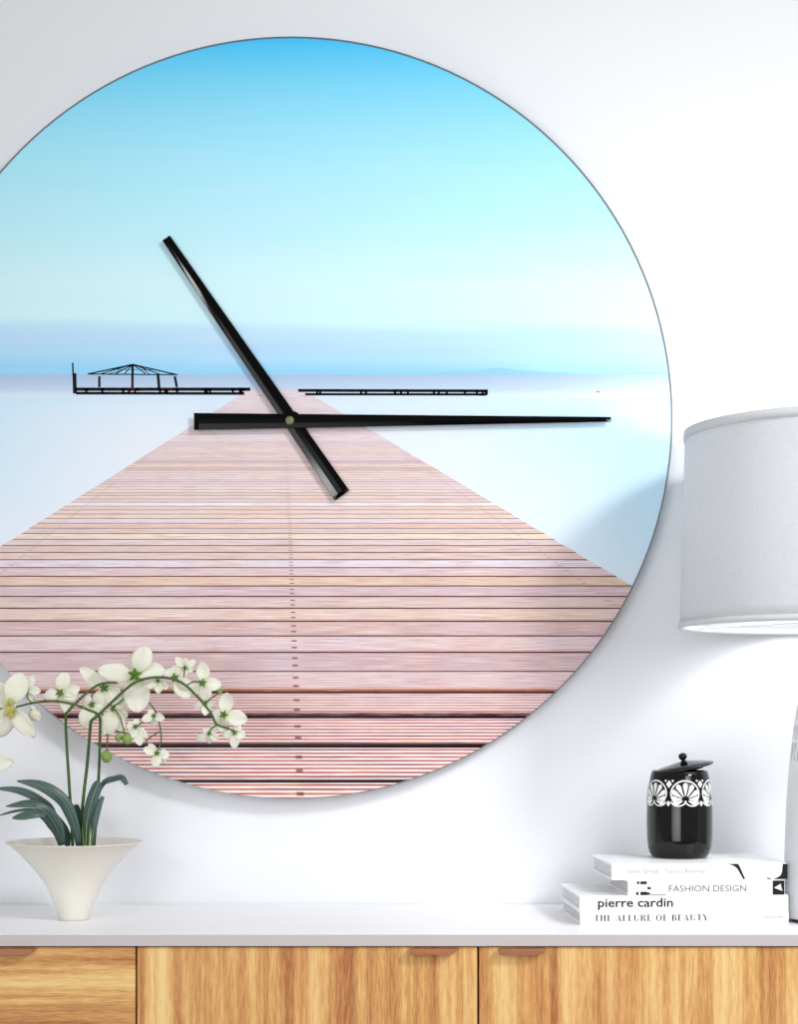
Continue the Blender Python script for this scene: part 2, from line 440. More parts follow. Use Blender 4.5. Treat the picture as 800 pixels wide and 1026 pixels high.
# face: disc with the printed scene; the far jetty, pavilion, hill and buoy are ink shapes of the same print
SEG = 160
v = []; f = []; fm = []
v.append((0, 0, 0))
for j in range(SEG):
    a = 2*PI*j/SEG; v.append((R*math.cos(a), 0, R*math.sin(a)))
for j in range(SEG): f.append((0, 1+j, 1+(j+1) % SEG)); fm.append(0)
n0 = len(v)
for j in range(SEG):
    a = 2*PI*j/SEG; v.append((R*math.cos(a), .0035, R*math.sin(a)))
for j in range(SEG): f.append((1+j, n0+j, n0+(j+1) % SEG, 1+(j+1) % SEG)); fm.append(0)
f.append(tuple(n0+j for j in range(SEG))); fm.append(0)
def ink(pts, mi, lift=.00015):
    n = len(v)
    for x, y in pts: v.append(((x-292)*FS, -lift, (419-y)*FS))
    f.append(tuple(range(n, n+len(pts)))); fm.append(mi)
def stroke(a, b, w, mi=1, lift=.0002):
    d = Vector((b[0]-a[0], b[1]-a[1])); q = Vector((-d.y, d.x)).normalized()*w/2
    ink([(a[0]+q.x, a[1]+q.y), (b[0]+q.x, b[1]+q.y), (b[0]-q.x, b[1]-q.y), (a[0]-q.x, a[1]-q.y)], mi, lift)
ink([(425, 375.2), (450, 372), (480, 371.2), (497, 368.2), (510, 369.5), (524, 371.4), (540, 372.5), (556, 373.6), (563, 373.2), (578, 375.2)], 4, .0001)
stroke((76, 390), (251, 390), 3.3); stroke((76, 393.9), (245, 394.3), 2.8)            # jetty left of the pier
stroke((299, 391.2), (489, 391.7), 2.9); stroke((306, 395), (488, 395.2), 2.4)        # jetty right of the pier
for x in (85, 101, 122, 128, 134, 159, 165, 176, 205, 209, 232, 240): stroke((x, 390.5), (x+random.choice([3, 4, 6]), 390.5+.01), 4.6*0+2.6); stroke((x+1.5, 390), (x+1.5, 394.5), random.choice([2, 4]))
for x in (318, 321, 362, 367, 396, 402, 409, 435, 440, 448, 466, 478, 484): stroke((x, 391), (x, 395.6), 2.2)
stroke((487.5, 390.6), (487.5, 395.6), 3.2); stroke((478, 395.6), (486, 395.8), 1.6)
stroke((74.6, 374), (75.2, 394.2), 3.8); stroke((72.9, 363.5), (73.4, 376), 1.6)
for a, b, w in (((99.6, 377), (99.6, 388), 2.3), ((133, 365.5), (132.7, 390), 2.4), ((158.4, 375), (159.6, 390), 2.8), ((175.2, 377), (177.3, 388), 2.4)): stroke(a, b, w)
apex = (133, 365.2)
for e in ((88, 374.8), (102, 374.2), (116, 374.4), (125, 374.4), (146, 374.4), (160, 374.8), (178, 375.6)): stroke(apex, e, 1.0 if e[0] not in (88, 178) else 1.3)
stroke((88, 374.8), (178, 375.4), 1.1); stroke((110, 370), (158, 370.6), .5); stroke((108, 375), (124, 370.4), .6); stroke((144, 370), (150, 375), .6)
stroke((128, 389.4), (136, 389.4), .8, 2, .0003); stroke((160, 389.2), (172, 389.2), .7, 2, .0003)
ink([(596.5, 392.6), (599, 391.6), (602, 392.6), (600, 393.8)], 3)
fo = obj('face', [(a, b+FACEY, c) for a, b, c in v], f, [M['print'], M['ink'], M['inkred'], M['inkbuoy'], M['inkhill']], ck, fm=fm)
fo.data.transform(Matrix.Translation((0, -FACEY, 0))); fo.location = (0, FACEY, 0)
fixn(fo)
g = G(); prof = [(R-.0002, -.0006), (R+.0016, -.0006), (R+.0016, .0042), (R-.0002, .0042)]
rv = []; rf = []
for r, y in prof:
    for j in range(SEG): a = 2*PI*j/SEG; rv.append((r*math.cos(a), FACEY+y, r*math.sin(a)))
for i in range(4):
    for j in range(SEG):
        k = (j+1) % SEG; i2 = (i+1) % 4; rf.append((i*SEG+j, i*SEG+k, i2*SEG+k, i2*SEG+j))
fixn(obj('rim', rv, rf, M['rim'], ck, smooth=False, label='thin grey metal rim'))
g = G().box((-.035, FACEY+.0036, -.035), (.035, -.0002, .035)); g.out('movement_box', M['plastic'], ck, mods=[BEV(.002)])
def hand(name, a, b, wa, wb, y, th):
    """a, b pixel ends; wa, wb pixel widths; slab with a raised ridge"""
    A, B = P(a[0], a[1], y), P(b[0], b[1], y); d = (B-A); q = Vector((d.z, 0, -d.x)).normalized(); e = d.normalized()
    sy = SC(y); v = []; NS = 10; out = G()
    secs = [(-1, 0), (-1, .55), (-.30, 1), (.30, 1), (1, .55), (1, 0)]
    for i in range(NS+1):
        t = i/NS; c = A+d*t; w = (wa+(wb-wa)*t)*sy/2
        hs = .35 if i in (0, NS) else 1
        for (u, h) in secs:
            v.append(c+q*(w*u)+Vector((0, -th*h*(hs if h == 1 else 1), 0)))
    # short chamfer at the two ends
    for i in (1, NS-1):
        t = .012 if i == 1 else .988; c = A+d*t; w = (wa+(wb-wa)*t)*sy/2
        for j, (u, h) in enumerate(secs): v[i*6+j] = c+q*(w*u)+Vector((0, -th*h, 0))
    f = [(i*6+j, i*6+j+1, (i+1)*6+j+1, (i+1)*6+j) for i in range(NS) for j in range(5)]
    f += [(i*6+5, i*6, (i+1)*6, (i+1)*6+5) for i in range(NS)]
    f += [tuple(range(6)), tuple(NS*6+j for j in range(6))]
    out.add(v, f)
    return out.out(name, M['black'], ck, CO, mods=[BEV(.0004)])
hand('hour_hand', (166.5, 238.5), (343, 496.5), 9.0, 17.5, FACEY-.0046, .0024)
hand('minute_hand', (194.5, 422.4), (612.5, 420.3), 17.0, 4.8, FACEY-.0072, .0024)
hp = P(290.5, 421.6, FACEY-.008)
g = G(); pv = []
for r, y in ((0, -.0116), (.0042, -.0116), (.0052, -.0109), (.0052, -.0092)): pv.append([(hp.x+r*math.cos(2*PI*j/32), FACEY+y, hp.z+r*math.sin(2*PI*j/32)) for j in range(32)])
fl = [p for ring in pv for p in ring]
g.add(fl, [(i*32+j, i*32+(j+1) % 32, (i+1)*32+(j+1) % 32, (i+1)*32+j) for i in range(3) for j in range(32)])
g.out('centre_pin', M['brass'], ck, CO, smooth=True, label='round brass centre pin')
g = G(); pv = []
for r, y in ((.010, 0), (.010, -.0050)): pv.append([(hp.x+.003+r*math.cos(2*PI*j/32), FACEY+y, hp.z+.002+r*math.sin(2*PI*j/32)) for j in range(32)])
fl = pv[0]+pv[1]
g.add(fl, [(j, (j+1) % 32, 32+(j+1) % 32, 32+j) for j in range(32)]+[tuple(range(32, 64))])
g.out('hub', M['black'], ck, CO)

# ------------------------------------------------------------------ books
def text_mesh(txt, size, xs=1.0, off=0.0, align='LEFT', shear=0):
    cu = bpy.data.curves.new('t', 'FONT'); cu.body = txt; cu.size = 1; cu.offset = off; cu.shear = shear; cu.resolution_u = 3
    o = bpy.data.objects.new('t', cu); COL.objects.link(o)
    bpy.context.view_layer.update()
    dg = bpy.context.evaluated_depsgraph_get()
    me = bpy.data.meshes.new_from_object(o.evaluated_get(dg))
    v = [tuple(q.co) for q in me.vertices]; f = [tuple(p.vertices) for p in me.polygons]
    bpy.data.objects.remove(o); bpy.data.curves.remove(cu); bpy.data.meshes.remove(me)
    x0 = min(q[0] for q in v); x1 = max(q[0] for q in v)
    return v, f, x0, x1
def caps_h():
    v, f, a, b = text_mesh('H', 1); return max(q[1] for q in v)
CAPH = caps_h()
def put_text(book, name, txt, x0, x1, zb, cap, m, off=0.0, y=-.0003):
    v, f, a, b = text_mesh(txt, 1, off=off)
    k = (x1-x0)/(b-a); kz = cap/CAPH
    return obj(name, [(x0+(q[0]-a)*k, y, zb+q[1]*kz) for q in v], f, m, book)
# didone capitals as strokes in a 1-high box: (width, [polygons])
def _r(x0, z0, x1, z1): return [(x0, z0), (x1, z0), (x1, z1), (x0, z1)]
def _ring(cx, cz, rx, rz, ix, iz, a0=0, a1=360, n=14):
    o = []
    for i in range(n):
        t, t2 = [math.radians(a0+(a1-a0)*q/n) for q in (i, i+1)]
        o.append([(cx+ix*math.cos(t), cz+iz*math.sin(t)), (cx+rx*math.cos(t), cz+rz*math.sin(t)), (cx+rx*math.cos(t2), cz+rz*math.sin(t2)), (cx+ix*math.cos(t2), cz+iz*math.sin(t2))])
    return o
TH, HL = .19, .05
DID = {
 'T': (.74, [_r(.28, 0, .28+TH, 1), _r(.02, 1-HL, .72, 1), _r(.02, .8, .05, 1), _r(.69, .8, .72, 1)]),
 'H': (.86, [_r(.10, 0, .10+TH, 1), _r(.57, 0, .57+TH, 1), _r(.1, .48, .75, .48+HL), _r(.02, 0, .36, HL), _r(.5, 0, .84, HL), _r(.02, 1-HL, .36, 1), _r(.5, 1-HL, .84, 1)]),
 'E': (.70, [_r(.10, 0, .10+TH, 1), _r(.02, 0, .64, HL), _r(.02, 1-HL, .62, 1), _r(.2, .48, .5, .48+HL), _r(.61, 0, .64, .24), _r(.59, .78, .62, 1)]),
 'F': (.66, [_r(.10, 0, .10+TH, 1), _r(.02, 0, .38, HL), _r(.02, 1-HL, .62, 1), _r(.2, .48, .5, .48+HL), _r(.59, .78, .62, 1)]),
 'L': (.68, [_r(.10, 0, .10+TH, 1), _r(.02, 0, .62, HL), _r(.02, 1-HL, .38, 1), _r(.59, 0, .62, .24)]),
 'A': (.82, [[(.08, 0), (.13, 0), (.40, 1), (.37, 1)], [(.54, 0), (.76, 0), (.44, 1), (.34, 1)], _r(.2, .3, .6, .3+HL), _r(.0, 0, .24, HL), _r(.48, 0, .82, HL)]),
 'U': (.84, [_r(.10, .25, .10+TH, 1), _r(.66, .25, .71, 1), _r(.02, 1-HL, .38, 1), _r(.56, 1-HL, .82, 1)]+_ring(.405, .27, .305, .27, .14, .22, 180, 360)),
 'R': (.82, [_r(.10, 0, .10+TH, 1), _r(.02, 0, .38, HL), _r(.02, 1-HL, .42, 1), _r(.2, .48, .42, .48+HL), [(.40, .5), (.56, .5), (.80, 0), (.60, 0)]]+_ring(.40, .75, .30, .25, .12, .2, -90, 90)),
 'B': (.76, [_r(.10, 0, .10+TH, 1), _r(.02, 0, .4, HL), _r(.02, 1-HL, .4, 1), _r(.2, .49, .4, .49+HL)]+_ring(.38, .755, .26, .245, .1, .2, -90, 90)+_ring(.38, .26, .32, .26, .13, .21, -90, 90)),
 'O': (.90, _ring(.44, .5, .40, .52, .22, .47, 0, 360, 24)),
 'Y': (.78, [_r(.32, 0, .32+TH, .45), _r(.22, 0, .6, HL), [(.32, .45), (.51, .45), (.24, 1), (.03, 1)], [(.46, .45), (.51, .45), (.72, 1), (.68, 1)], _r(0, 1-HL, .32, 1), _r(.56, 1-HL, .8, 1)]),
 ' ': (.36, [])}
def put_didone(book, name, txt, x0, x1, zb, cap, m, y=-.0003):
    w = sum(DID[c][0] for c in txt)+.06*(len(txt)-1); k = (x1-x0)/w; x = 0; g = G()
    for i, c in enumerate(txt):
        for j, p in enumerate(DID[c][1]):
            g.add([(x0+(x+a)*k, y-.00002*(j % 3), zb+b*cap) for a, b in p], [tuple(range(len(p)))])
        x += DID[c][0]+.06
    return obj(name, g.v, g.f, m, book)
def book(loc, w, d, t, rz, label, group='books stacked under the black jar', board=.0022, pc=None):
    b = empty('book', loc, label, 'book', group, rz)
    g = G()
    g.box((0, 0, 0), (w, d, board)); g.box((0, 0, t-board), (w, d, t)); g.box((0, 0, board), (w, .0022, t-board))
    # shallow hinge groove and rounded spine edges come from the bevel
    bm = bmesh.new(); o = g.out('cover', M['cover'], b)
    bmesh.ops.create_cube(bm, size=1); bm.free()
    bv = o.modifiers.new('bevel', 'BEVEL'); bv.width = .0006; bv.segments = 2
    G().box((.003, .0024, board), (w-.003, d-.003, t-board)).out('pages', M['pages'], b)
    return b
RZ = math.radians(3.0)
tA, tB, tC, tD = .0148, .0164, .0160, .0178
def bk_loc(px, py, z):                            # front-left-bottom corner from its pixel and its height
    d = (CAMZ-z)*FPX/(py-HY); return Vector(((px-CX)*d/FPX, CAMY+d, z))
gap = .0001
zA = TOPZ+gap; zB = zA+tA+gap; zC = zB+tB+gap; zD = zC+tC+gap
lA = bk_loc(577.5+4, 926.8, zA); lB = Vector((lA.x-.0003, lA.y+.0006, zB)); lC = bk_loc(629.5, 897.4, zC); lD = bk_loc(613, 882.0, zD)
def W(l, px0, px1): return (px1-px0)*(l.y-CAMY)/FPX
bA = book(lA, W(lA, 581.6, 793.6), .146, tA, RZ, 'thin white book titled THE ALLURE OF BEAUTY, lowest of the stack')
bB = book(lB, W(lB, 581.6, 793.6), .146, tB, RZ, 'white book titled pierre cardin, second from the bottom of the stack')
bC = book(lC, W(lC, 629.5, 789), .128, tC, RZ, 'white book titled FASHION DESIGN with a black square on its spine')
bD = book(lD, W(lD, 613, 791.8), .136, tD, RZ, 'white book with black curved marks on its spine, topmost, under the jar')
lx = lambda l, px, p0: (px-p0)*(l.y-CAMY)/FPX
put_didone(bA, 'title', 'THE ALLURE OF BEAUTY', lx(lA, 595.6, 581.6), lx(lA, 711.5, 581.6), .0040, .0067, M['tx_dark'])
put_text(bA, 'publisher_name', 'ASSOULINE', lx(lA, 766.5, 581.6), lx(lA, 788, 581.6), .0062, .0026, M['tx_mid'])
put_text(bB, 'title', 'pierre cardin', lx(lB, 600, 581.6), lx(lB, 676, 581.6), .0044, .0092, M['tx_black'], off=.018)
put_text(bB, 'subtitle', '60 YEARS OF INNOVATION', lx(lB, 684, 581.6), lx(lB, 748, 581.6), .0048, .0042, M['tx_light'])
put_text(bB, 'publisher_name', 'ASSOULINE', lx(lB, 768, 581.6), lx(lB, 790, 581.6), .0056, .0032, M['tx_light'])
put_text(bC, 'title', 'FASHION DESIGN', lx(lC, 671, 629.5), lx(lC, 749.5, 629.5), .0040, .0068, M['tx_dark'], off=-.004)
def poly(bk, l, p0, name, polys, m, t, ztop_px, y=-.0003):
    """polygons given as (px from left corner, px down from spine top)"""
    sy = (l.y-CAMY)/FPX; g = G()
    for p in polys: g.add([((a-p0)*sy, y, t-(b)*sy) for a, b in p], [tuple(range(len(p)))])
    return obj(name, g.v, g.f, m, bk)
def rr(x0, y0, x1, y1): return [(x0, y0), (x1, y0), (x1, y1), (x0, y1)]
poly(bC, lC, 629.5, 'mint_patch', [rr(637, .5, 655, 14.3)], M['tx_mint'], tC, 0, -.00015)
poly(bC, lC, 629.5, 'black_marks', [rr(638.6, .6, 641, 3.2), rr(642, .6, 648.5, 3.4), rr(649, 6.3, 652.6, 8.6), rr(637.8, 11.2, 640.2, 14.2), rr(642, 11, 649, 14.4), rr(649, 11.8, 651.8, 14.0), rr(652, 13.9, 668, 14.5)], M['tx_black'], tC, 0)
poly(bC, lC, 629.5, 'black_square', [rr(776.4, .3, 788.3, 14.6)], M['tx_black'], tC, 0, -.0004)
poly(bC, lC, 629.5, 'white_triangle', [[(777.8, 7.6), (784.6, 3.4), (786.4, 10.8)]], M['tx_white'], tC, 0, -.0007)
poly(bC, lC, 629.5, 'triangle_line', [[(784.0, 4.2), (784.5, 4.1), (785.9, 10.6), (785.4, 10.4)]], M['tx_dark'], tC, 0, -.0009)
put_text(bD, 'author_names', 'Gends Spridak    Francois Bohemian', lx(lD, 629, 613), lx(lD, 708.5, 613), .0075, .0050, M['tx_blue'])
poly(bD, lD, 613, 'black_curve', [[(731, .4), (741.5, .5), (743.4, 4), (748.6, 15.8), (746.6, 15.8), (740.5, 5.2), (737, 2.4)]], M['tx_black'], tD, 0)
poly(bD, lD, 613, 'black_curve', [[(787.0, .5), (791.6, .5), (791.6, 16), (777, 16), (781.5, 14.3), (784.6, 12.2), (786, 9)]], M['tx_black'], tD, 0)
poly(bD, lD, 613, 'black_curve', [[(771, 14.4), (775, 15.2), (775, 16), (771, 15.8)]], M['tx_black'], tD, 0)

# ------------------------------------------------------------------ black jar
JZ = zD+tD+gap
JY = -.112
js = SC(JY)
jx = (681.3-400)*js
jar = empty('jar', (jx, JY, JZ), 'glossy black ceramic jar with white palmette band and tilted lid, on the books', 'jar')
k_ = js/7.9
def jr(hw): return hw*k_
def jz(y): return (945-y)*k_
prof = [(0, .0004), (jr(190), 0), (jr(216), jz(938)), (jr(236), jz(910)), (jr(248), jz(870)), (jr(256), jz(800)), (jr(259), jz(700)), (jr(259), jz(610)), (jr(256), jz(520)), (jr(250), jz(430)), (jr(240), jz(345)), (jr(228), jz(295)), (jr(220), jz(268)), (jr(212), jz(258)), (jr(204), jz(262)),
        (jr(204), jz(300)), (jr(230), jz(430)), (jr(238), jz(700)), (jr(225), jz(900)), (0, jz(915))]
G().lathe(prof, 96).out('body', M['ceramic_black'], jar, smooth=True)
pr = [p for p in prof[1:13]]
def jrad(z):
    for (r0, z0), (r1, z1) in zip(pr, pr[1:]):
        if z0 <= z <= z1: return r0+(r1-r0)*(z-z0)/(z1-z0+1e-9)
    return pr[-1][0]
lid_g = G().lathe([(0, -.0035), (jr(150), -.0035), (jr(165), -.0012), (jr(228), -.0008), (jr(232), .0002), (jr(228), .0012), (jr(160), .0034), (jr(80), .0056), (jr(36), .0064), (jr(18), .0070), (jr(17), .0084), (jr(22), .0090), (jr(31), .0104), (jr(34), .0124), (jr(31), .0144), (jr(18), .0158), (0, .0164)], 72)
lid = lid_g.out('lid', M['ceramic_black'], jar, smooth=True, label='black lid with a ball knob, resting tilted')
lid.rotation_euler = (math.radians(3), -math.radians(10.5), 0); lid.location = (.0056, 0, jz(232))
# white palmette decoration laid on the glaze
dg_ = G()
def jp(u, z, lift=.0003):                         # u: arc length from the front centre, z height
    r = jrad(z)+lift; th = u/jr(250)
    return (r*math.sin(th), -r*math.cos(th), z)
def dec_poly(pts, lift=.0003):
    c = (sum(p[0] for p in pts)/len(pts), sum(p[1] for p in pts)/len(pts)); n = len(pts)
    dg_.add([jp(c[0], c[1], lift)]+[jp(a, b, lift) for a, b in pts], [(0, 1+i, 1+(i+1) % n) for i in range(n)])
def dec_ring(cu, cz, ru, rz, w, a0=0, a1=360, n=32):
    v = []; f = []
    for i in range(n+1):
        t = math.radians(a0+(a1-a0)*i/n)
        v += [jp(cu+(ru-w)*math.cos(t), cz+(rz-w)*math.sin(t)), jp(cu+ru*math.cos(t), cz+rz*math.sin(t))]
        if i: f.append((2*i-2, 2*i-1, 2*i+1, 2*i))
    dg_.add(v, f)
u1 = js/7.9
PITCH = 2*PI*jr(250)/6
for q in range(6):
    cu = 6*u1 + (q-1)*PITCH
    cz = jz(432)
    dec_ring(cu, cz, 118*u1, 104*u1, 11*u1, -45, 225)
    # two scrolls at the foot of the medallion
    for sg in (-1, 1): dec_ring(cu+sg*55*u1, cz-62*u1, 58*u1, 40*u1, 10*u1, 180 if sg < 0 else 170, 370 if sg < 0 else 360, 18)
    for ang, ln in ((90, 96), (62, 96), (118, 96), (34, 92), (146, 92), (8, 84), (172, 84), (-18, 70), (198, 70)):
        t = math.radians(ang); d = (math.cos(t), math.sin(t)); nn = (-d[1], d[0]); b0 = (cu, cz-52*u1)
        pts = []
        for s_, w_ in ((.25, 3), (.5, 9), (.75, 17), (.9, 19), (1.0, 12), (1.04, 0)): pts.append((s_*ln*1.35, w_))
        P1 = [(b0[0]+d[0]*a*u1*(1 if abs(d[0]) > .5 else 1), b0[1]+d[1]*a*u1) for a, w_ in pts]
        up_ = [(p[0]+nn[0]*w_*u1, p[1]+nn[1]*w_*u1) for p, (a, w_) in zip(P1, pts)]
        dn_ = [(p[0]-nn[0]*w_*u1, p[1]-nn[1]*w_*u1) for p, (a, w_) in zip(P1, pts)]
        poly_ = up_+dn_[::-1][1:]
        lim = [(cu+max(-104*u1, min(104*u1, a-cu)), max(cz-92*u1, min(cz+92*u1, b))) for a, b in poly_]
        dec_poly(lim, .00035)
    cm = cu+PITCH/2
    for z_, hw, hh in ((cz+72*u1, 24, 30), (cz-78*u1, 16, 24)):
        dec_poly([(cm, z_+hh*u1), (cm+hw*u1, z_), (cm, z_-hh*u1), (cm-hw*u1, z_)])
    for sg in (-1, 1): dec_poly([(cm+sg*30*u1+9*u1*math.cos(i*PI/4), cz+98*u1+9*u1*math.sin(i*PI/4)) for i in range(8)])
dec_ring
obj('palmette_band', dg_.v, dg_.f, M['ceramic_band'], jar, label='white palmette decoration')

# ------------------------------------------------------------------ table lamp
LY = -.172; ls = SC(LY); lxc = (836.5-400)*ls
lamp = empty('table_lamp', (lxc, LY, TOPZ), 'table lamp with grey linen drum shade on a pierced white ceramic base', 'lamp')
lz = lambda py: CAMZ+(720-py)*ls-TOPZ
zt, zb = lz(430), lz(629)
rt, rb = 148*ls, 153*ls
NS_ = 14
g = G()
pf = [(rb+(rt-rb)*i/NS_, zb+.003+(zt-zb-.006)*i/NS_) for i in range(NS_+1)]
pf += [(r-.0012, z) for r, z in pf[::-1]]
sh = g.lathe(pf, 128, close=True).out('shade', M['shade'], lamp, smooth=True, label='light grey linen drum shade')
for r, z, h in ((rt, zt-.0105, .0105), (rb, zb, .0065)):
    G().lathe([(r+.0002, z), (r+.0016, z+.0005), (r+.0018, z+h*.5), (r+.0014, z+h), (r-.0022, z+h), (r-.0022, z)], 128, close=True).out('shade_trim', M['trimband'], sh, smooth=True)
# pierced body: grid shell with slots left open over a dark lining
bp = [(49.5, 922), (50, 905), (49.6, 880), (49.0, 850), (48.0, 820), (46.4, 790), (44.6, 768)]
zfun = cr([(r, y, 0) for r, y in [(49.5, 926), (49.8, 900), (48.8, 850), (47.0, 800), (43.8, 762), (41.0, 738), (37.6, 712), (32, 694), (24, 682), (13, 674)]], 8)
rows = [(p[0]*ls, lz(p[1])) for p in zfun]
def brad(py):
    for a, b in zip(zfun, zfun[1:]):
        if b[1] <= py <= a[1]: return (a[0]+(b[0]-a[0])*(a[1]-py)/(a[1]-b[1]+1e-9))*ls
    return zfun[-1][0]*ls
ys = [926, 915, 890, 860, 830, 800, 780, 770, 762, 744.5, 741.5, 727.5, 723.5, 708, 700, 692, 684, 678, 674]
SEGS = 144; v = []; f = []
for y in ys:
    for j in range(SEGS):
        a = 2*PI*(j+.5*0)/SEGS; v.append((brad(y)*math.cos(a), brad(y)*math.sin(a), lz(y)))
for i in range(len(ys)-1):
    slot_row = (ys[i], ys[i+1]) in ((762, 744.5), (741.5, 727.5), (723.5, 708))
    for j in range(SEGS):
        if slot_row and j % 4 in (0, 1): continue
        k = (j+1) % SEGS; f.append((i*SEGS+j, i*SEGS+k, (i+1)*SEGS+k, (i+1)*SEGS+j))
zmin = lz(926)
v = [(a, b, c if c > zmin+1e-6 else .004) for a, b, c in v]
body = obj('base', v, f, M['lampbody'], lamp, smooth=True, mods=[('SOLIDIFY', dict(thickness=.0012, offset=-1))], label='white ceramic base pierced with rows of slots')
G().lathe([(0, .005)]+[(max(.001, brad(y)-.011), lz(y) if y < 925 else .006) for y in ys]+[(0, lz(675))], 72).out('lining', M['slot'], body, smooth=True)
G().lathe([(0, 0), (40*ls, 0), (42*ls, .0015), (42*ls, .0045), (0, .0045)], 64).out('foot', M['metal'], lamp)
G().lathe([(0, lz(675)), (.006, lz(675)), (.006, lz(610)), (.016, lz(609)), (.016, lz(585)), (0, lz(585))], 32).out('lamp_holder', M['metal'], lamp)
g = G()
for q in range(3):
    a = q*2*PI/3+.4; g.tube([(0, 0, lz(606)), (.03*math.cos(a), .03*math.sin(a), lz(622)), (rb*.995*math.cos(a), rb*.995*math.sin(a), zb+.004)], .0012, 8)
g.out('shade_frame', M['trimband'], lamp)
BZ = lz(545)
G().lathe([(0, BZ-.034), (.012, BZ-.034), (.014, BZ-.020), (.026, BZ-.002), (.029, BZ+.010), (.026, BZ+.024), (.014, BZ+.034), (0, BZ+.037)], 32).out('bulb', bulbm, lamp, smooth=True)

# ------------------------------------------------------------------ orchid
OY = -.162; os_ = SC(OY); oxc = (74.5-400)*os_
orc = empty('potted_orchid', (oxc, OY, TOPZ), 'white orchid with arching green stems in a cream funnel-shaped pot', 'plant')
OO = Vector((oxc, OY, TOPZ))
pk = os_/5.333
ph = [(0, 0), (74, 0), (79, 3), (84, 18), (92, 50), (103, 82), (120, 125), (140, 170), (163, 218), (198, 268), (238, 318), (280, 366), (320, 404), (352, 430), (361, 434), (363, 437), (360, 440), (350, 437),
      (300, 404), (255, 366), (214, 318), (190, 286)]
RIMH = (P(0, 843.5, OY).z-TOPZ)/(437*pk)
def poth(z): return z*pk*RIMH
G().lathe([(r*pk, poth(z)) for r, z in ph]+[(0, poth(280))], 96).out('pot', M['pot'], orc, smooth=True, label='cream funnel-shaped ceramic pot')
G().lathe([(0, poth(398)), (150*pk, poth(400)), (250*pk, poth(392)), (288*pk, poth(388)), (200*pk, poth(330)), (0, poth(320))], 64).out('moss', M['soil'], orc, smooth=True)
def OP(px, py, dy=0): return P(px, py, OY+dy)
STEMS = [
 ([(73, 850, .0), (71.5, 820, 0), (69, 780, .002), (66.5, 740, .004), (66, 718, .005), (68, 713, .005), (78, 702.5, .006), (89, 692.5, .006), (99, 686, .005), (108, 684, .004), (117, 684, .002)], 1.6),
 ([(79.5, 850, .004), (83, 805, .002), (87.5, 765, 0), (90.6, 728, -.003), (92, 722, -.003), (99, 716, -.004), (117, 699, -.008), (130, 687.4, -.010), (141, 681.4, -.011), (155.7, 678.7, -.012), (172, 680, -.012), (185, 686, -.012), (196, 696, -.011), (206, 707.4, -.010), (212.6, 716.4, -.009), (217.5, 726, -.008), (230, 730, -.007)], 1.7),
 ([(94, 850, .002), (97, 810, 0), (99.3, 770, 0), (100.2, 735, 0), (99.4, 717.5, -.0005), (88, 711, -.004), (74.7, 706, -.007), (62, 703.4, -.009), (50, 702.4, -.011), (32.5, 704.4, -.014), (16, 708.5, -.016)], 1.6),
]
for pts, r in STEMS:
    c = cr([OP(p[0], p[1], p[2]-.018*min(1, max(0, (760-p[1])/50))) for p in pts], 6); n = len(c)
    G().tube(c, [r*os_*(1-.35*i/n) for i in range(n)], 10).out('flower_stem', M['stem'], orc, OO, smooth=True)
TW = [[(98, 707.5, -.001), (108, 724, -.004), (111.5, 730, -.005), (124, 735, -.008)], [(100.5, 724, 0), (108, 724.5, -.003), (114, 729, -.004), (118, 734, -.005)], [(109.5, 726, -.003), (108, 738, -.004), (107, 752, -.005)],
      [(111, 707, -.008), (119, 716, -.010), (123, 728, -.010), (125, 735, -.010)], [(149.6, 704, -.006), (156, 713, -.008), (160, 726, -.008), (161.6, 740, -.008), (159, 750, -.008)],
      [(154.6, 717, -.009), (146, 721, -.009), (137, 728, -.010)], [(160, 733, -.008), (152, 738, -.006), (146, 743, -.006)], [(182.6, 684, -.012), (184.6, 676, -.010), (185, 670, -.010)],
      [(187, 687, -.012), (194, 683, -.010), (203, 684, -.012)], [(205, 706, -.010), (211, 700, -.008), (219, 695, -.006)], [(45, 702, -.012), (47, 698, -.013), (53, 695, -.014), (59, 694, -.016)], [(32, 704, -.014), (28, 700, -.014), (26.6, 692, -.015)],
      [(93.5, 692, .006), (92, 698, .003), (91.6, 705, .0)], [(113, 708, -.008), (121, 703, -.008), (127.5, 697, -.006)], [(212, 716, -.009), (218, 716, -.010), (224, 716, -.012)], [(217, 726, -.008), (212, 730, -.008), (209, 735, -.008)], [(226, 729.5, -.007), (231, 731, -.008), (235, 734, -.009)]]
for t in TW: G().tube(cr([OP(*p) for p in t], 5), .55*os_*1.3, 8).out('twig', M['stem'], orc, OO, smooth=True)
def ribbon(pts, widths, fold, nu=22, nv=8, tilt=None):
    """strip along pts with width profile; fold = depth of the V across; returns verts, faces, uvs"""
    c = cr(pts, max(2, nu//(len(pts)-1))); n = len(c); v = []; f = []; uv = []
    for i, p in enumerate(c):
        t = i/(n-1); d = (c[min(i+1, n-1)]-c[max(i-1, 0)]).normalized()
        nrm = Vector((0, -1, 0)) if tilt is None else Vector(tilt).normalized()
        sd = d.cross(nrm).normalized(); nn = sd.cross(d).normalized()
        w = widths(t)
        for j in range(nv+1):
            s_ = -1+2*j/nv
            v.append(p+sd*(w*s_)+nn*(-fold*w*(abs(s_)**1.5))); uv.append((t, j/nv))
    for i in range(n-1):
        for j in range(nv): a = i*(nv+1)+j; f.append((a, a+1, a+nv+2, a+nv+1))
    return v, f, uv
def leaf(pts, w, fold=.35, tilt=(0, -1, .25), tip=.9):
    wf = lambda t: w*os_/2*max(.05, (min(1, .45+t*1.6))*(1-max(0, (t-.55)/.45)**2.2*tip))
    v, f, uv = ribbon([OP(*p) for p in pts], wf, fold, tilt=tilt)
    obj('leaf', v, f, M['leaf'], orc, OO, True, [('SOLIDIFY', dict(thickness=.0007, offset=0))], uvs=uv)
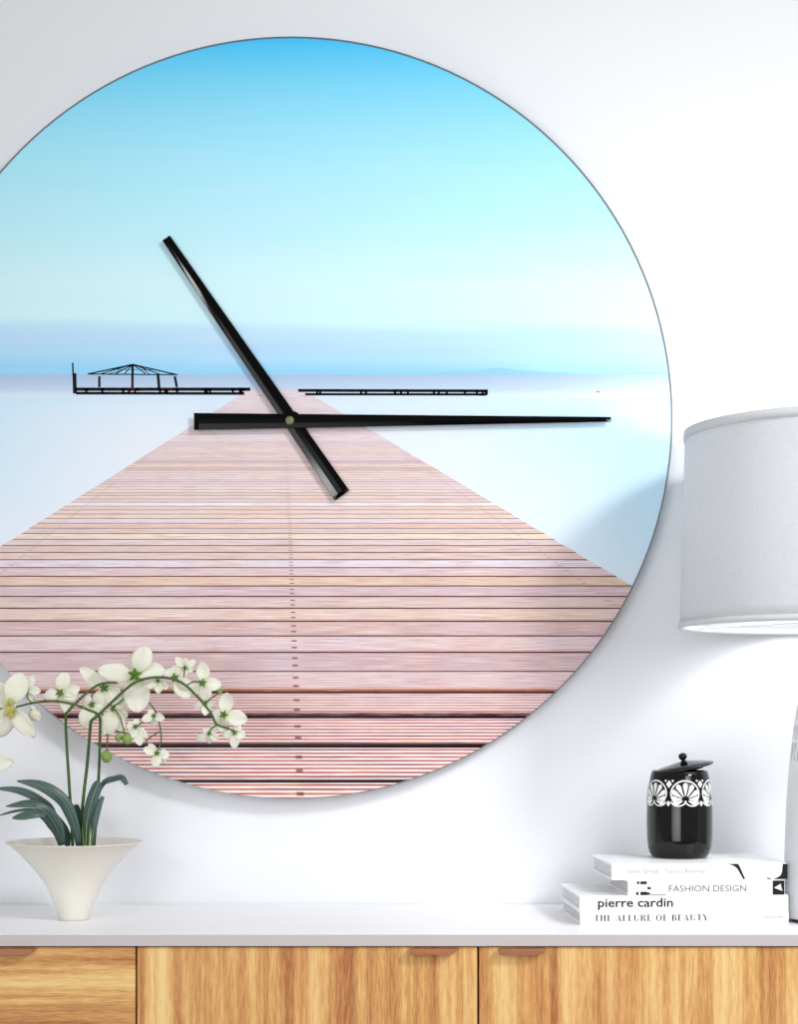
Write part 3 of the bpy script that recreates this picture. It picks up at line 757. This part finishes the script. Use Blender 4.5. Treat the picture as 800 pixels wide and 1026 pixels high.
leaf([(79, 848, -.012), (75, 828, -.016), (66, 806, -.020), (54, 794, -.024), (38, 786, -.026), (17, 782.4, -.028)], 12)
leaf([(62, 847, -.020), (58, 832, -.026), (51, 820, -.034), (43, 812, -.040), (35, 809, -.044)], 15, .3, tip=.3)
leaf([(46, 817, -.040), (36, 815, -.046), (24, 817, -.050), (12, 820, -.054)], 9.5, .2, tilt=(0, -1, .6))
leaf([(58, 830, -.004), (52, 812, -.004), (42, 803, -.006), (28, 795, -.006), (14, 791, -.008), (-8, 790, -.010)], 8)
leaf([(50, 812, -.010), (40, 806, -.016), (26, 805, -.020), (6, 808, -.026)], 8.5, .2, tilt=(0, -1, .5))
leaf([(44, 813, .004), (30, 811, .006), (14, 813, .008), (-4, 818, .010)], 3, .2)
leaf([(86, 848, -.004), (87, 826, -.006), (91, 805, -.008), (97, 788, -.008), (100, 783, -.008)], 11.5, .35, tip=.6)
leaf([(97, 797, .004), (104, 784, .004), (114, 780, .0), (122, 779, -.006), (127, 786, -.010)], 6.5, .3, tilt=(0, -1, .5), tip=.4)
leaf([(83, 848, .004), (80, 832, .006), (77, 814, .008), (76.5, 806, .008)], 8, .3, tip=.5)
leaf([(92, 848, -.010), (95, 825, -.012), (99, 808, -.010), (103, 798, -.006)], 6, .3, tip=.4)
leaf([(68, 848, -.004), (66, 838, -.006), (62, 829, -.010), (55, 818, -.014)], 10, .3, tip=.4)
for a, b, w in (((86, 848), (87, 822), 1.6), ((89, 848), (90.5, 826), 1.6), ((91, 848), (94, 830), 1.4), ((84, 848), (82.5, 828), 1.3)):
    v, f, uv = ribbon([OP(a[0], a[1], -.016), OP((a[0]+b[0])/2, (a[1]+b[1])/2, -.018), OP(b[0], b[1], -.018)], lambda t, w=w: w*os_/2*(1-.8*t), .2, nv=2)
    obj('shoot', v, f, M['bud'], orc, OO, True, [('SOLIDIFY', dict(thickness=.0004, offset=0))], uvs=uv)
def petal_geo(base, tip, w, seed, nu=12, nv=8):
    """rounded petal from base to tip (3-D), cupped and slightly ruffled"""
    rnd = random.Random(seed); d = tip-base; ln = d.length; e = d.normalized()
    nrm = Vector((rnd.uniform(-.25, .25), -1, rnd.uniform(-.15, .35))); sd = e.cross(nrm).normalized(); nn = sd.cross(e).normalized()
    cup = rnd.uniform(.10, .28)*rnd.choice((1, 1, -1)); curl = rnd.uniform(-.16, .16); ph_ = rnd.uniform(0, 6)
    v = []; f = []; uv = []
    for i in range(nu+1):
        t = i/nu
        wf = (max(0, math.sin(PI*min(1, t**.85)*.97+.04)))**.5*(.62+.38*min(1, t*2.2))
        for j in range(nv+1):
            s_ = -1+2*j/nv; ww = w/2*wf
            ruf = .035*w*math.sin(s_*5+ph_+t*4)*t
            v.append(base+e*(ln*t*(1-.03*s_*s_))+sd*(ww*s_)+nn*(cup*w*(s_*s_*.6-.3)*wf+curl*ln*4*t*(1-t)+ruf)); uv.append((t, j/nv))
    for i in range(nu):
        for j in range(nv): a = i*(nv+1)+j; f.append((a, a+1, a+nv+2, a+nv+1))
    return v, f, uv
def flower(cx, cy, petals, dy=-.012, star=4.5, heart=False, seed=0):
    V = []; F = []; U = []
    for i, (tx, ty, w) in enumerate(petals):
        rnd = random.Random(seed*31+i)
        b = OP(cx+(tx-cx)*.04, cy+(ty-cy)*.04, dy+.0008*i); t = OP(tx, ty, dy+.0016*i+rnd.uniform(-.004, .009))
        v, f, uv = petal_geo(b, t, w*1.12*SC(OY+dy), seed*31+i)
        n = len(V); V += v; F += [tuple(q+n for q in g_) for g_ in f]; U += uv
    fo = obj('flower', V, F, M['petal'], orc, OO, True, [('SOLIDIFY', dict(thickness=.0004, offset=0))], uvs=U)
    g = G(); c = OP(cx, cy, dy-.0022); r = star*SC(OY)
    if heart:
        for q in range(7):
            a = random.Random(q).uniform(0, 6.28); e = Vector((.5*math.cos(a), -.5, math.sin(a)*.9-.3))*r*1.5
            g.tube([c, c+e*.5, c+e], [r*.30, r*.28, r*.16], 8)
        g.out('flower_heart', M['anther'], fo, OO, smooth=True)
    else:
        rot = random.Random(seed).uniform(0, 1.2)
        for q in range(5):                        # five pointed sepals around a small boss
            a = rot+q*2*PI/5; e = Vector((math.cos(a), 0, math.sin(a))); sd = Vector((-math.sin(a), 0, math.cos(a)))
            g.add([c+Vector((0, -.0012, 0)), c+e*r*.45+sd*r*.28+Vector((0, -.0004, 0)), c+e*r*1.1+Vector((0, .0012, 0)), c+e*r*.45-sd*r*.28+Vector((0, -.0004, 0)), c+e*r*.5+Vector((0, -.0014, 0))],
                  [(0, 1, 4), (1, 2, 4), (2, 3, 4), (3, 0, 4), (0, 3, 2, 1)])
        g.lathe([(0, -.0012), (r*.25, -.0010), (r*.3, 0), (r*.2, .001), (0, .0012)], 12, tuple(c))
        g.out('calyx', M['calyx'], fo, OO)
FL = [
 (10, 707, [(22, 674, 21), (35, 739, 16), (-2, 739, 20), (-14, 690, 20), (0, 684, 16)], -.018, 7.5, True),
 (27, 692, [(33, 677, 8), (41, 692, 8), (31, 705, 7)], -.010, 2.2, False),
 (31, 711, [(40, 722, 9), (36, 709, 7), (32, 722, 6)], -.008, 1.0, False),
 (60, 694, [(67, 673.5, 13.5), (44, 699, 12), (80, 689, 13), (68, 716, 9), (77, 700, 9)], -.018, 4.6, False),
 (104, 689, [(80, 669, 13), (121, 703, 17), (100, 712, 17), (117, 683, 12)], -.004, 5.2, False),
 (135, 676, [(98, 670, 20.5), (149, 647.5, 20.5), (166, 671, 17), (138, 714, 25), (127, 705, 12)], -.016, 7.2, False),
 (92, 706, [(84, 730, 15), (104, 718, 14), (84, 700, 10), (101, 699, 10)], -.001, 3.8, False),
 (113, 710, [(107, 737, 17), (123, 733, 13), (127, 698, 12), (128, 718, 12)], -.006, 3.6, False),
 (175, 679, [(190, 699, 16), (165, 672, 12), (178, 666, 10), (196, 690, 10)], -.012, 4.8, False),
 (158, 682, [(159, 695, 8), (148, 690, 8), (168, 690, 8), (158, 674, 6)], -.010, 2.8, False),
 (185.3, 669, [(176, 658, 7), (196, 662, 7.5), (183, 680, 9), (194, 672, 7), (186, 659, 6)], -.010, 2.7, False),
 (203, 684, [(203, 663, 12.5), (222, 686, 13), (192, 693, 12), (208, 703, 12)], -.014, 4.6, False),
 (224, 716, [(228, 694, 13.5), (248, 722, 15), (212, 717, 11), (222, 731, 12)], -.014, 4.6, False),
 (235, 734, [(235, 750, 9), (246, 737, 10), (224, 738, 8), (241, 726, 8)], -.012, 3.4, False),
 (209.5, 735, [(197, 742, 7.5), (219, 741, 7.5), (205, 729, 6), (214, 728, 6), (210, 745, 6)], -.010, 2.8, False),
 (206, 704, [(194, 708, 8), (206, 717, 8), (217, 708, 7)], -.007, 2.8, False),
 (154, 717, [(142, 722, 8.5), (165, 720, 8), (155, 728, 7), (149, 711, 6)], -.011, 2.8, False),
 (135.5, 728, [(131, 739, 9), (141, 747, 10), (148, 738, 7), (127, 727, 9), (137, 720, 7)], -.013, 3.2, False),
 (157.4, 754.5, [(143.5, 750, 8.5), (155, 769, 10), (170, 757, 9), (149, 745, 6), (165, 765, 8)], -.010, 3.4, False),
 (218, 726, [(226, 733, 7), (212, 731, 6), (221, 720, 6)], -.006, 1.5, False),
 (-12, 762, [(13.5, 764, 17), (-30, 770, 16), (-16, 745, 16), (-14, 784, 14)], -.020, 4, False),
]
for i, (x, y, pl, dy, st, hh) in enumerate(FL): flower(x, y, pl, dy, st, hh, i+3)
def bud(px, py, r, dy):
    c = OP(px, py, dy)-OO; rr_ = r*os_
    G().lathe([(0, -1.15*rr_), (.5*rr_, -.98*rr_), (.88*rr_, -.55*rr_), (1.0*rr_, 0), (.86*rr_, .55*rr_), (.48*rr_, .95*rr_), (0, 1.05*rr_)], 24, tuple(c)).out('bud', M['bud'], orc, smooth=True)
bud(107, 758, 5.7, -.006); bud(127.5, 740, 5.4, -.012); bud(118.6, 739, 3.8, -.010)
bud(220.5, 692.5, 2.6, -.008)
# the lowest bloom at the frame's left edge hangs on a stalk of its own
G().tube(cr([OP(-12, 762, -.018), OP(-22, 740, -.012), OP(-18, 722, -.010), OP(-2, 711, -.012), OP(14, 708.5, -.015)], 5), .8*os_, 8).out('twig', M['stem'], orc, OO, smooth=True)

# ------------------------------------------------------------------ light
w = bpy.data.worlds.new('world'); sc.world = w; w.use_nodes = True
bg = w.node_tree.nodes['Background']; bg.inputs[0].default_value = (.96, .98, 1.0, 1); bg.inputs[1].default_value = .38
def area(name, loc, target, size, power, col=(1, 1, 1), sizey=None):
    l = bpy.data.lights.new(name, 'AREA'); l.shape = 'RECTANGLE'; l.size = size; l.size_y = sizey or size; l.energy = power; l.color = col
    o = bpy.data.objects.new(name, l); COL.objects.link(o); o.location = loc
    o.rotation_euler = (Vector(target)-Vector(loc)).to_track_quat('-Z', 'Y').to_euler(); return o
k = area('window_light', (2.0, -2.3, 2.75), (.30, 0, 1.25), .55, 7.2, (1, 1, 1)); k.data.spread = math.radians(64)
k = area('left_fill_light', (-.65, -2.6, .98), (.16, 0, 1.08), 1.5, 2.9, (.97, .98, 1)); k.data.spread = math.radians(54)  # added fill from the left, brightens the wall beside the lamp shade
k = area('broad_fill_light', (1.5, -2.5, 1.7), (.62, 0, .62), 1.0, 1.5, (1, 1, 1)); k.data.spread = math.radians(50)  # added fill, lifts the right-hand wood and the sideboard top
area('glint_light', (-1.03, -1.39, 1.46), (-.24, 0, 1.49), .085, 1.3)  # added small source, puts the upper glint on the hour hand
area('glint_light', (-.55, -1.53, 1.19), (-.085, 0, 1.25), .085, .8)  # second added source, for the glint near the hour hand's tail
pl = bpy.data.lights.new('bulb_light', 'POINT'); pl.energy = 2.0; pl.shadow_soft_size = .032; pl.color = (1, .98, .96)
po = bpy.data.objects.new('bulb_light', pl); COL.objects.link(po); po.location = (lxc, LY, TOPZ+BZ+.002)
bpy.data.objects['bulb'].visible_shadow = True
po.location.z = TOPZ+BZ+.075

sc.view_settings.view_transform = 'Standard'; sc.view_settings.look = 'None'
sc.view_settings.exposure = .14; sc.view_settings.gamma = 1; sc.view_settings.use_curve_mapping = False
